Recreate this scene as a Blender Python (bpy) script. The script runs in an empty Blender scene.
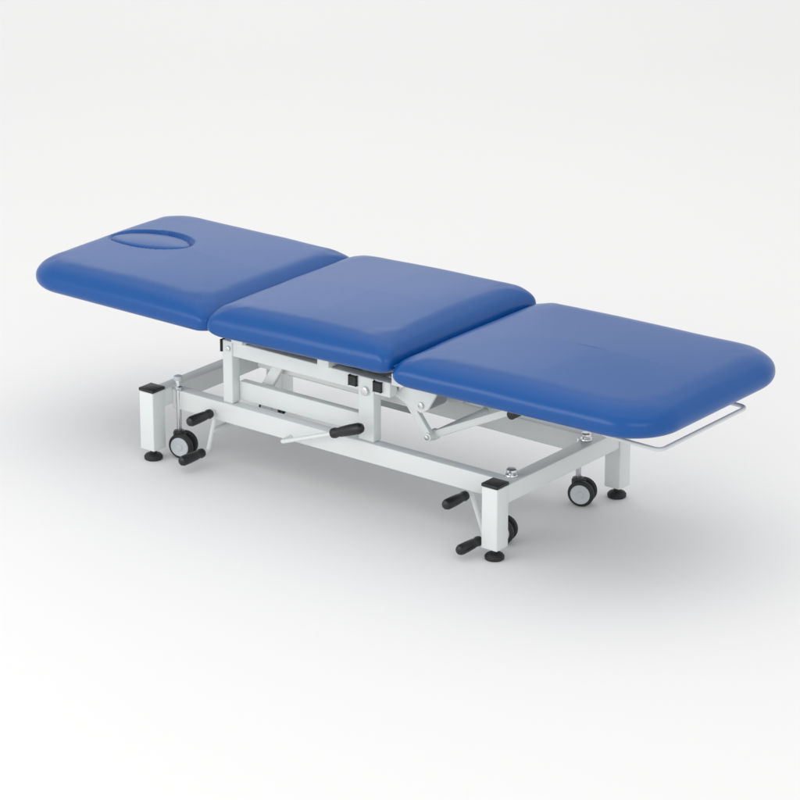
import bpy, bmesh, math, random
from mathutils import Vector, Matrix, noise
C = bpy.context.scene.collection
PI = math.pi
# ------------------------------------------------------------------ materials
def mat(name, col, rough=.4, metal=0., bump=None, coat=0., var=None, spec=.5):
    m = bpy.data.materials.new(name); m.use_nodes = True
    nt = m.node_tree; b = nt.nodes['Principled BSDF']
    b.inputs['Base Color'].default_value = (*col, 1)
    b.inputs['Roughness'].default_value = rough
    b.inputs['Metallic'].default_value = metal
    b.inputs['Coat Weight'].default_value = coat
    b.inputs['Coat Roughness'].default_value = .25
    b.inputs['Specular IOR Level'].default_value = spec
    tc = nt.nodes.new('ShaderNodeTexCoord')
    if var:
        n = nt.nodes.new('ShaderNodeTexNoise'); n.inputs['Scale'].default_value = var[0]; n.inputs['Detail'].default_value = 5
        nt.links.new(tc.outputs['Object'], n.inputs['Vector'])
        r = nt.nodes.new('ShaderNodeMapRange'); r.inputs['To Min'].default_value = rough - var[1]; r.inputs['To Max'].default_value = rough + var[1]
        nt.links.new(n.outputs['Fac'], r.inputs['Value']); nt.links.new(r.outputs['Result'], b.inputs['Roughness'])
        mx = nt.nodes.new('ShaderNodeMix'); mx.data_type = 'RGBA'
        mx.inputs['A'].default_value = (*[c * (1 - var[2]) for c in col], 1); mx.inputs['B'].default_value = (*[min(1, c * (1 + var[2])) for c in col], 1)
        nt.links.new(n.outputs['Fac'], mx.inputs['Factor']); nt.links.new(mx.outputs['Result'], b.inputs['Base Color'])
    prev = None
    for sc, st, dist, kind in (bump or []):
        if kind == 'v':
            n = nt.nodes.new('ShaderNodeTexVoronoi'); out = n.outputs['Distance']
        else:
            n = nt.nodes.new('ShaderNodeTexNoise'); n.inputs['Detail'].default_value = 3; out = n.outputs['Fac']
        n.inputs['Scale'].default_value = sc
        nt.links.new(tc.outputs['Object'], n.inputs['Vector'])
        bp = nt.nodes.new('ShaderNodeBump'); bp.inputs['Strength'].default_value = st; bp.inputs['Distance'].default_value = dist
        nt.links.new(out, bp.inputs['Height'])
        if prev: nt.links.new(prev, bp.inputs['Normal'])
        prev = bp.outputs['Normal']
    if prev: nt.links.new(prev, b.inputs['Normal'])
    return m
BLUE = mat('blue_vinyl', (.0012, .080, .315), .28, bump=[(520, .05, .0008, 'v')], var=(2.5, .012, .03), spec=.40)
WHITE = mat('white_powder_coat', (.755, .785, .775), .34, bump=[(600, .06, .0005, 'n')], var=(9, .05, .02))
BLACK = mat('black_plastic', (.012, .012, .013), .38, var=(30, .06, .1))
RUBBER = mat('black_rubber', (.018, .018, .019), .6, var=(40, .08, .1))
STEEL = mat('bright_steel', (.70, .71, .72), .28, 1.0, var=(30, .06, .03))
WIRE = mat('pale_wire', (.66, .68, .69), .25, var=(30, .05, .02))
GREY = mat('grey_plastic', (.56, .60, .62), .4, var=(30, .05, .05))
MOTOR = mat('motor_grey', (.30, .32, .33), .45, var=(20, .05, .06))
DARK = mat('dark_board', (.02, .025, .04), .7, var=(20, .05, .1))
FLOORM = mat('studio_paper', (.90, .899, .897), .75, var=(1.2, .04, .004), spec=.25)
# ------------------------------------------------------------------ helpers
def obj(name, bm, m, parent=None, ang=35):
    me = bpy.data.meshes.new(name); bmesh.ops.recalc_face_normals(bm, faces=bm.faces[:]); bm.to_mesh(me); bm.free()
    me.materials.append(m)
    for p in me.polygons: p.use_smooth = True
    me.set_sharp_from_angle(angle=math.radians(ang))
    o = bpy.data.objects.new(name, me); C.objects.link(o)
    if parent: o.parent = parent
    return o
def merge(bm, t):
    me = bpy.data.meshes.new('tmp'); t.to_mesh(me); t.free(); bm.from_mesh(me); bpy.data.meshes.remove(me)
def box(bm, x0, x1, y0, y1, z0, z1, bev=.003, M=None):
    t = bmesh.new(); bmesh.ops.create_cube(t, size=1)
    for v in t.verts:
        v.co = Vector(((x0 + x1) / 2 + v.co.x * (x1 - x0), (y0 + y1) / 2 + v.co.y * (y1 - y0), (z0 + z1) / 2 + v.co.z * (z1 - z0)))
    if bev: bmesh.ops.bevel(t, geom=t.edges[:], offset=bev, segments=3, affect='EDGES', profile=.5)
    if M: bmesh.ops.transform(t, matrix=M, verts=t.verts)
    merge(bm, t)
def bar(bm, a, b, w, h, bev=.003):
    a = Vector(a); b = Vector(b); d = b - a; L = d.length
    q = d.to_track_quat('X', 'Z').to_matrix().to_4x4()
    box(bm, -L / 2, L / 2, -w / 2, w / 2, -h / 2, h / 2, bev, Matrix.Translation((a + b) / 2) @ q)
def plate(bm, pts, y0, y1, bev=.002):
    """pts: (x, z) outline extruded from y0 to y1"""
    t = bmesh.new(); A = [t.verts.new((x, y0, z)) for x, z in pts]; B = [t.verts.new((x, y1, z)) for x, z in pts]; n = len(pts)
    t.faces.new(A); t.faces.new(B[::-1])
    for i in range(n): t.faces.new((A[i], B[i], B[(i + 1) % n], A[(i + 1) % n]))
    bmesh.ops.recalc_face_normals(t, faces=t.faces[:])
    bmesh.ops.bevel(t, geom=t.edges[:], offset=bev, segments=2, affect='EDGES', profile=.5)
    merge(bm, t)
def lathe(bm, a, axis, prof, n=28):
    """prof: list of (distance along axis, radius)"""
    q = Vector(axis).to_track_quat('Z', 'Y').to_matrix(); a = Vector(a); rings = []
    for h, r in prof:
        rings.append([bm.verts.new(a + q @ Vector((r * math.cos(2 * PI * i / n), r * math.sin(2 * PI * i / n), h))) for i in range(n)])
    for r0, r1 in zip(rings, rings[1:]):
        for i in range(n): bm.faces.new((r0[i], r0[(i + 1) % n], r1[(i + 1) % n], r1[i]))
    bm.faces.new(rings[0]); bm.faces.new(rings[-1])
def cyl(bm, a, b, r, bev=.002, n=24):
    a = Vector(a); b = Vector(b); L = (b - a).length; e = min(bev, r * .5, L * .3)
    lathe(bm, a, b - a, [(0, r - e), (e * .3, r - e * .3), (e, r), (L - e, r), (L - e * .3, r - e * .3), (L, r - e)], n)
def tube(bm, pts, r, n=12, fil=.02):
    P = [Vector(p) for p in pts]; path = [P[0]]
    for i in range(1, len(P) - 1):
        a = (P[i - 1] - P[i]); b = (P[i + 1] - P[i]); f = min(fil, a.length * .45, b.length * .45)
        s = P[i] + a.normalized() * f; e = P[i] + b.normalized() * f
        for k in range(7):
            t = k / 6; path.append((1 - t) ** 2 * s + 2 * t * (1 - t) * P[i] + t * t * e)
    path.append(P[-1]); rings = []; nrm = None
    for i, p in enumerate(path):
        d = (path[min(i + 1, len(path) - 1)] - path[max(i - 1, 0)]).normalized()
        if nrm is None:
            nrm = d.orthogonal().normalized()
        nrm = (nrm - d * nrm.dot(d)).normalized(); bn = d.cross(nrm)
        rings.append([bm.verts.new(p + r * (math.cos(2 * PI * k / n) * nrm + math.sin(2 * PI * k / n) * bn)) for k in range(n)])
    for r0, r1 in zip(rings, rings[1:]):
        for i in range(n): bm.faces.new((r0[i], r0[(i + 1) % n], r1[(i + 1) % n], r1[i]))
    bm.faces.new(rings[0]); bm.faces.new(rings[-1])
# ------------------------------------------------------------------ cushions
def ring(x0, x1, hy, rad, inset, nc=18, nx=120, ny=110):
    """rad: corner radii (x0,-y) (x1,-y) (x1,+y) (x0,+y)"""
    X0, X1, Y = x0 + inset, x1 - inset, hy - inset
    lim = min((X1 - X0) / 2, Y) * .98
    d = max(0, inset)
    R = [max(min(max(r - d * .5, min(r + d * .6, .085)), lim), min(.002, lim)) for r in rad]
    pts = []
    cs = [(X0 + R[0], -Y + R[0], PI), (X1 - R[1], -Y + R[1], 1.5 * PI), (X1 - R[2], Y - R[2], 0), (X0 + R[3], Y - R[3], .5 * PI)]
    for k in range(4):
        cx, cy, a0 = cs[k]
        for i in range(nc + 1):
            a = a0 + i / nc * PI / 2; pts.append((cx + R[k] * math.cos(a), cy + R[k] * math.sin(a)))
        p = pts[-1]; nx_ = cs[(k + 1) % 4]; q = (nx_[0] + R[(k + 1) % 4] * math.cos(nx_[2]), nx_[1] + R[(k + 1) % 4] * math.sin(nx_[2]))
        n = nx if k % 2 == 0 else ny
        for i in range(1, n): t = i / n; pts.append((p[0] + (q[0] - p[0]) * t, p[1] + (q[1] - p[1]) * t))
    return pts
def hl_local(h, x, y):
    c, s = math.cos(h[5]), math.sin(h[5]); dx, dy = x - h[0], y - h[1]
    return dx * c + dy * s, -dx * s + dy * c
HD = .008
def smooth(t): t = max(0., min(1., t)); return t * t * (3 - 2 * t)
def slope(h, v): return HD * max(0., min(1., (v + h[4]) / (h[3] + h[4]))) ** 1.2
def seam_w(h, v): return .45 + .55 * smooth(abs(v) / h[4] * 1.2)
def recess(h, x, y):
    """shallow lens-shaped depression, dipping a little towards the far rim, with a thin seam all round"""
    u, v = hl_local(h, x, y); b = h[3] if v > 0 else h[4]
    e = math.hypot(u / h[2], v / b)
    return smooth((1.06 - e) / .10) * (slope(h, v) + .0012 + .007 * seam_w(h, v))
def cushion(name, x0, x1, hy, rad, z0, th, tilt, parent, hole=None, seed=0, rb=.030, crown=.018, D=.085):
    bm = bmesh.new(); rt = th - rb - .004
    prof = [(.12, 0.), (.07, 0.), (rb * 1.1 + .004, 0.)]
    for i in range(1, 11):
        a = i / 10 * PI / 2; prof.append((rb * 1.1 * (1 - math.sin(a)), rb * (1 - math.cos(a))))
    for i in range(0, 31):
        t = (i / 30) ** 1.9; prof.append((D * t, rb + .004 + rt * (1 - (1 - t) ** 2.6) ** .5))
    st = .0032 if hole else .005
    m = min((x1 - x0) / 2, hy) - .003; d = D
    while d + st < m:
        d += st; prof.append((d, th))
    pv = Vector(((x0 + x1) / 2, 0, z0)); tm = Matrix.Translation(pv) @ Matrix.Rotation(tilt, 4, 'Y') @ Matrix.Translation(-pv)
    cx = (x0 + x1) / 2; hx = (x1 - x0) / 2
    def lift(x, y, z):
        f = max(0., min(1., z / th)); w = noise.noise(Vector((x * 3.5 + seed, y * 3.5, z * 8))) * .0026
        dx = max(0, hx - abs(x - cx)); dy = max(0, hy - abs(y))
        cw = math.exp(-(dx / .11) ** 2 - (dy / .11) ** 2)
        w += noise.noise(Vector((x * 28 + seed, y * 28, z * 14))) * .0030 * cw
        ew = math.exp(-(min(dx, dy) / .04) ** 2)   # drawn-in pulls along the rolled edge
        w += noise.noise(Vector((x * 11 + seed * 3, y * 11, z * 4))) * .0018 * ew
        return z + w * f + f * f * crown * (1 - math.exp(-dx / .15)) * (1 - math.exp(-dy / .15))
    rings = []
    for ins, z in prof:
        rr = []
        for (x, y) in (ring(x0, x1, hy, rad, ins, 18, 190, 190) if hole else ring(x0, x1, hy, rad, ins)):
            zz = lift(x, y, z)
            if hole and z > th * .7: zz -= recess(hole, x, y)
            rr.append(bm.verts.new(tm @ Vector((x, y, z0 + zz))))
        rings.append(rr)
    n = len(rings[0])
    for r0, r1 in zip(rings, rings[1:]):
        for i in range(n): bm.faces.new((r0[i], r0[(i + 1) % n], r1[(i + 1) % n], r1[i]))
    bm.faces.new(rings[0]); bm.faces.new(rings[-1])
    o = obj(name, bm, BLUE, parent, 180)
    b = bmesh.new(); box(b, x0 + .07, x1 - .09, -hy + .085, hy - .085, z0 - .014, z0 + .004, .002, tm)
    obj('base_board', b, DARK, o)
    if hole:
        b = bmesh.new(); rs = []; n = 128
        for s in [.97, .965, .955, .94, .915, .88, .83, .77, .71, .64, .57, .49, .40, .31, .2, .08]:
            r = []
            for i in range(n):
                q = 2 * PI * i / n
                u, v = hole[2] * s * math.cos(q), (hole[3] if math.sin(q) > 0 else hole[4]) * s * math.sin(q)
                c, k = math.cos(hole[5]), math.sin(hole[5]); x, y = hole[0] + u * c - v * k, hole[1] + u * k + v * c
                zz = lift(x, y, th) - slope(hole, v) + .006 * (1 - s ** 2) - (.0006 + .0072 * seam_w(hole, v)) * math.exp(-(.97 - s) / .04)
                r.append(b.verts.new(tm @ Vector((x, y, z0 + zz))))
            rs.append(r)
        for r0, r1 in zip(rs, rs[1:]):
            for i in range(n): b.faces.new((r0[i], r0[(i + 1) % n], r1[(i + 1) % n], r1[i]))
        b.faces.new(rs[-1])
        obj('face_hole_plug', b, BLUE, o, 180)
    return o, tm
# ------------------------------------------------------------------ setting: one seamless studio sheet
bm = bmesh.new()
yaw = .6630
prof = [(-14, 0), (4.5, 0)]
for i in range(1, 25):
    a = i / 24 * math.radians(80); prof.append((4.5 + 5 * math.sin(a), 5 * (1 - math.cos(a))))
prof.append((prof[-1][0] + .9, prof[-1][1] + 5))
L_, R_ = [], []
rtv = Vector((math.cos(yaw), math.sin(yaw), 0)); fwv = Vector((-math.sin(yaw), math.cos(yaw), 0))
for d, z in prof:
    L_.append(bm.verts.new(fwv * d - rtv * 14 + Vector((0, 0, z)))); R_.append(bm.verts.new(fwv * d + rtv * 14 + Vector((0, 0, z))))
for i in range(len(prof) - 1): bm.faces.new((L_[i], R_[i], R_[i + 1], L_[i + 1]))
fl = obj('backdrop', bm, FLOORM, None, 60); fl['kind'] = 'structure'
# ------------------------------------------------------------------ the couch
T = bpy.data.objects.new('treatment_couch', None); C.objects.link(T)
T['label'] = 'blue vinyl three section treatment couch on a white steel frame with castors and foot pedals'
T['category'] = 'treatment couch'
ZB = .422
TH = .082
HOLE = (-.860, .005, .132, .090, .066, math.radians(5))
head, htm = cushion('head_cushion', -1.05, -.359, .328, (.11, .035, .035, .10), ZB, TH, math.radians(.2), T, HOLE, 1)
seat, stm = cushion('seat_cushion', -.370, .258, .334, (.03, .026, .026, .03), ZB + .009, TH + .004, math.radians(-1.7), T, None, 5, .028, .019, .075)
foot, ftm = cushion('foot_cushion', .260, 1.066, .334, (.03, .135, .135, .03), ZB + .003, TH - .001, math.radians(-1.0), T, None, 9)
head['label'] = 'blue head cushion with an oval breathing hole plug'; seat['label'] = 'square cornered blue middle cushion'; foot['label'] = 'blue foot cushion with two rounded corners'
# fold of vinyl bridging the joint between the middle and foot cushions, deep in the gap
bm = bmesh.new(); N = 90; sec = []
for i in range(N + 1):
    y = -.31 + .62 * i / N; w = noise.noise(Vector((y * 6, 2, 0))) * .006
    row = []
    for k in range(9):
        t = k / 8; row.append(bm.verts.new((.245 + .034 * t + w * .4, y, ZB + .054 - .006 * t - .008 * math.sin(PI * t) + w)))
    sec.append(row)
for r0, r1 in zip(sec, sec[1:]):
    for k in range(8): bm.faces.new((r0[k], r0[k + 1], r1[k + 1], r1[k]))
obj('vinyl_fold', bm, BLUE, seat, 180)
# --- legs
XH, XF, YL, HL, LW = -.611, .561, .276, .208, .05
for x in (XH, XF):
    for y in (-YL, YL):
        b = bmesh.new(); box(b, x - LW / 2, x + LW / 2, y - LW / 2, y + LW / 2, .032, HL - .006, .003)
        lg = obj('leg', b, WHITE, T)
        b = bmesh.new(); box(b, x - LW / 2 - .001, x + LW / 2 + .001, y - LW / 2 - .001, y + LW / 2 + .001, HL - .0058, HL + .003, .002)
        obj('end_cap', b, BLACK, lg)
        b = bmesh.new(); lathe(b, (x, y, 0), (0, 0, 1), [(0, .023), (.002, .0255), (.009, .026), (.014, .022), (.018, .013), (.0185, .009), (.034, .009)])
        obj('rubber_foot', b, RUBBER, lg)
# --- end crossbeams
for x in (XH, XF):
    b = bmesh.new(); box(b, x - .022, x + .022, -YL + LW / 2 + .0005, YL - LW / 2 - .0005, HL - .058, HL - .008, .003)
    obj('end_crossbeam', b, WHITE, T)
# --- base rails
for y in (-.2, .2):
    b = bmesh.new(); box(b, XH + .0225, XF - .0225, y - .018, y + .018, .138, .194, .003)
    obj('base_rail', b, WHITE, T)
# --- upper frame
for y in (-.19, .19):
    b = bmesh.new(); box(b, -.405, .165, y - .016, y + .016, .330, .372, .003)
    obj('upper_rail', b, WHITE, T)
for y, s in ((-.17, -1), (.17, 1)):
    b = bmesh.new(); box(b, -.374, .061, y - .012, y + .012, .200, .254, .003)
    obj('lower_moving_rail', b, WHITE, T)
for y in (-.11, .11):
    b = bmesh.new(); box(b, -.36, .16, y - .012, y + .012, .280, .325, .003)
    obj('inner_rail', b, WHITE, T)
for x in (-.385, .13):
    b = bmesh.new(); box(b, x - .015, x + .015, -.1735, .1735, .332, .368, .003)
    obj('upper_crossbar', b, WHITE, T)
# bearers that carry the boards of the cushions on the upper frame
for x in (-.35, -.05, .20):
    b = bmesh.new(); box(b, x - .02, x + .02, -.22, .22, .3735, .407, .003)
    obj('cushion_bearer', b, WHITE, T)
for y, s in ((-.19, -1), (.19, 1)):
    for x, w in ((-.392, .034), (.088, .052)):
        b = bmesh.new(); box(b, x - w / 2, x + w / 2, y - .0165 + s * .004, y + .0165 + s * .004, .1945, .373, .003)
        po = obj('support_post', b, WHITE, T)
        yy = y + s * .0206
        b = bmesh.new()
        if x > 0:
            cyl(b, (x, yy, .335), (x, yy + s * .008, .335), .012); obj('bolt', b, STEEL, po)
            for dx in (-.043, .040):
                b = bmesh.new(); box(b, x + dx - .012, x + dx + .012, yy - s * .012, yy + s * .004, .342, .368, .002); obj('end_cap', b, BLACK, po)
        else:
            cyl(b, (x + .006, yy, .352), (x + .006, yy + s * .006, .352), .007); obj('bolt', b, STEEL, po)
            b = bmesh.new(); box(b, x - .022, x - .0175, yy - s * .03, yy + s * .002, .340, .372, .0015); obj('end_cap', b, BLACK, po)
# --- lift arms, brackets under the joint, struts running to the foot section
for y in (-.138, .138):
    s = 1 if y > 0 else -1
    for a, c, h in (((-.315, .235), (-.245, .345), .032), ((.150, .340), (.245, .222), .024)):
        b = bmesh.new(); bar(b, (a[0], y, a[1]), (c[0], y, c[1]), .016, h)
        for q in (a, c): cyl(b, (q[0], y - .012, q[1]), (q[0], y + .012, q[1]), h * .52)
        la = obj('lift_arm', b, WHITE, T)
        for q in (a, c):
            b = bmesh.new(); cyl(b, (q[0], y + s * .0118, q[1]), (q[0], y + s * .017, q[1]), .0065); obj('bolt', b, STEEL, la)
    yb = y + s * .022
    b = bmesh.new(); plate(b, [(.128, .372), (.275, .372), (.285, .352), (.258, .306), (.236, .292), (.205, .300), (.128, .330)], yb - .005, yb + .005)
    hp = obj('joint_bracket', b, WHITE, T)
    for q in ((.165, .350), (.238, .314)):
        b = bmesh.new(); cyl(b, (q[0], yb + s * .0048, q[1]), (q[0], yb + s * .011, q[1]), .0085); obj('bolt', b, STEEL, hp)
    ys = y - s * .020
    b = bmesh.new(); bar(b, (.245, ys, .222), (.50, ys, .346), .014, .020); cyl(b, (.245, ys - .009, .222), (.245, ys + .009, .222), .015); obj('strut', b, WHITE, T)
b = bmesh.new(); cyl(b, (.245, -.1085, .222), (.245, .1085, .222), .010); obj('pivot_tube', b, WHITE, T)
# lifting motor between the rails
b = bmesh.new(); box(b, -.04, .15, -.07, .07, .235, .340, .012); cyl(b, (-.04, 0, .29), (-.2, 0, .28), .026, .004)
mo = obj('lifting_motor', b, MOTOR, T)
b = bmesh.new(); cyl(b, (-.2, 0, .28), (-.36, 0, .27), .011); obj('piston_rod', b, STEEL, mo)
# --- section supports
for y in (-.12, .12):
    b = bmesh.new(); box(b, .222, .66, y - .014, y + .014, .375, .401, .003)
    obj('foot_section_support', b, WHITE, T)
    b = bmesh.new(); cyl(b, (.515, y - .03, .346), (.515, y + .03, .346), .013); obj('pivot', b, BLACK, T)
    b = bmesh.new(); box(b, -.82, -.375, y - .014, y + .014, .381, .4075, .003); obj('head_section_support', b, WHITE, T)
b = bmesh.new(); cyl(b, (.22, -.02, .29), (.36, -.02, .33), .011)
gs = obj('gas_spring', b, GREY, T)
b = bmesh.new(); cyl(b, (.36, -.02, .33), (.49, -.02, .362), .005); obj('piston_rod', b, STEEL, gs)
b = bmesh.new(); box(b, .476, .506, -.1055, .1055, .355, .381, .003); obj('support_crossbar', b, WHITE, T)
# --- wire rail under the foot end
b = bmesh.new(); tube(b, [(.78, -.215, .412), (.86, -.215, .388), (1.020, -.215, .386), (1.020, .18, .386), (.86, .18, .388), (.78, .18, .412)], .0055, 14, .022)
obj('wire_rail', b, WIRE, T)
# --- hand lever
b = bmesh.new(); tube(b, [(-.165, -.2185, .150), (-.165, -.262, .148), (.021, -.262, .216)], .006, 12, .02); hl = obj('hand_lever', b, WHITE, T)
def grip(a, c, r, parent):
    a = Vector(a); c = Vector(c); L = (c - a).length; b = bmesh.new()
    lathe(b, a, c - a, [(0, r * .6), (.002, r * .85), (L * .12, r * .95), (L * .2, r * .78), (L * .3, r * .9), (L * .6, r), (L * .88, r), (L * .96, r * .8), (L, r * .4)], 20)
    return obj('grip', b, BLACK, parent)
grip((.015, -.262, .214), (.118, -.262, .2535), .0155, hl)
# --- foot pedals
for xu, xl, y0, zu, zl in ((-.44, -.472, -.205, .158, .036), (.455, .50, -.235, .144, .030)):
    xm = (xu + xl) / 2
    b = bmesh.new(); tube(b, [(xu, y0 - .03, zu), (xu, y0, zu), (xl, y0, zl), (xl, y0 - .03, zl)], .0065, 12, .012)
    tube(b, [(xm, y0, (zu + zl) / 2), (xm, -.10, (zu + zl) / 2)], .008, 12)
    fp = obj('foot_pedal', b, WHITE, T)
    for x, z in ((xu, zu), (xl, zl)): grip((x, y0 - .022, z), (x, y0 - .115, z), .0145, fp)
# --- castors
for x, y, tw in ((-.568, -.215, .25), (-.568, .17, .25), (.500, -.178, .3), (.508, .17, .35)):
    e = bpy.data.objects.new('castor', None); C.objects.link(e); e.parent = T; e.location = (x, y, 0)
    M = Matrix.Rotation(tw, 4, 'Z'); R = .036
    b = bmesh.new()
    if x < 0:
        cyl(b, (0, 0, .066), (0, 0, .222), .0075); lathe(b, (0, 0, .196), (0, 0, 1), [(0, .012), (.003, .014), (.010, .014), (.012, .012)]); obj('castor_stem', b, STEEL, e)
        b = bmesh.new(); cyl(b, (0, 0, .222), (0, 0, .236), .013, .004); obj('adjusting_knob', b, GREY, e)
    else:
        cyl(b, (0, 0, .066), (0, 0, .186), .0075); obj('castor_stem', b, STEEL, e)
        kx, ky = (.552 - x, -.03 if y > 0 else -.015)
        b = bmesh.new(); lathe(b, (kx, ky, .2002), (0, 0, 1), [(0, .016), (.003, .017), (.006, .016), (.0065, .009), (.010, .009), (.0105, .012), (.013, .014), (.019, .0135), (.022, .010), (.0225, .004)]); obj('adjusting_knob', b, STEEL, e)
    b = bmesh.new(); box(b, -.018, .022, -.006, .006, .036, .072, .004, M); cyl(b, (0, 0, .06), (0, 0, .076), .016, .003); obj('fork', b, BLACK, e)
    ox = .012
    for s in (-1, 1):
        c = M @ Vector((ox, s * .007, R)); ax = M @ Vector((0, s, 0))
        b = bmesh.new(); lathe(b, c, ax, [(0, R - .006), (.001, R - .002), (.004, R), (.012, R), (.016, R - .003), (.018, R - .008), (.018, R - .010)], 40)
        ty = obj('tyre', b, RUBBER, e)
        b = bmesh.new(); lathe(b, c + ax * .0182, ax, [(0, R - .009), (.0015, R - .010), (.002, R - .013), (.001, R - .016), (.001, .010), (.003, .009), (.0035, .004)], 36)
        obj('wheel_hub', b, GREY, e)
# ------------------------------------------------------------------ lamps
def area(name, loc, tgt, size, power, col=(1, 1, 1)):
    l = bpy.data.lights.new(name, 'AREA'); l.shape = 'RECTANGLE'; l.size, l.size_y = size; l.energy = power; l.color = col
    o = bpy.data.objects.new(name, l); C.objects.link(o); o.location = loc
    o.rotation_euler = (Vector(tgt) - Vector(loc)).to_track_quat('-Z', 'Y').to_euler(); return o
area('overhead_softbox', (-.5, .8, 5.5), (0, 0, 0), (8, 7), 66, (1, .995, .99))
area('front_fill', (4.5, -4.2, 3.0), (.3, -.2, .1), (4, 2.4), 44, (1, .995, .99))  # added fill, brightens the foreground and the floor under the couch
area('side_fill', (-1.8, -4.6, 1.5), (.1, 0, 0), (3.4, 1.8), 52, (1, .995, .99))  # low unseen fill, added to thin the shadow beneath the couch
area('rear_sheen_light', (-4.6, 4.6, 2.8), (-.5, 0, .5), (2.6, 2), 8, (1, 1, 1))  # added out of view so its reflection puts sheen on the head cushion
w = bpy.data.worlds.new('World'); bpy.context.scene.world = w; w.use_nodes = True
bg = w.node_tree.nodes['Background']; bg.inputs['Color'].default_value = (1, 1, 1, 1); bg.inputs['Strength'].default_value = .84
# ------------------------------------------------------------------ camera
cd = bpy.data.cameras.new('camera'); co = bpy.data.objects.new('camera', cd); C.objects.link(co)
co.location = (5.3804, -6.8415, 3.3831); co.rotation_euler = (PI / 2 - .3476, 0, .6630)
cd.lens = 36 * 3430.3 / 800; cd.sensor_width = 36; cd.clip_end = 200
s = bpy.context.scene; s.camera = co
s.view_settings.view_transform = 'Standard'; s.view_settings.look = 'None'; s.view_settings.exposure = 0
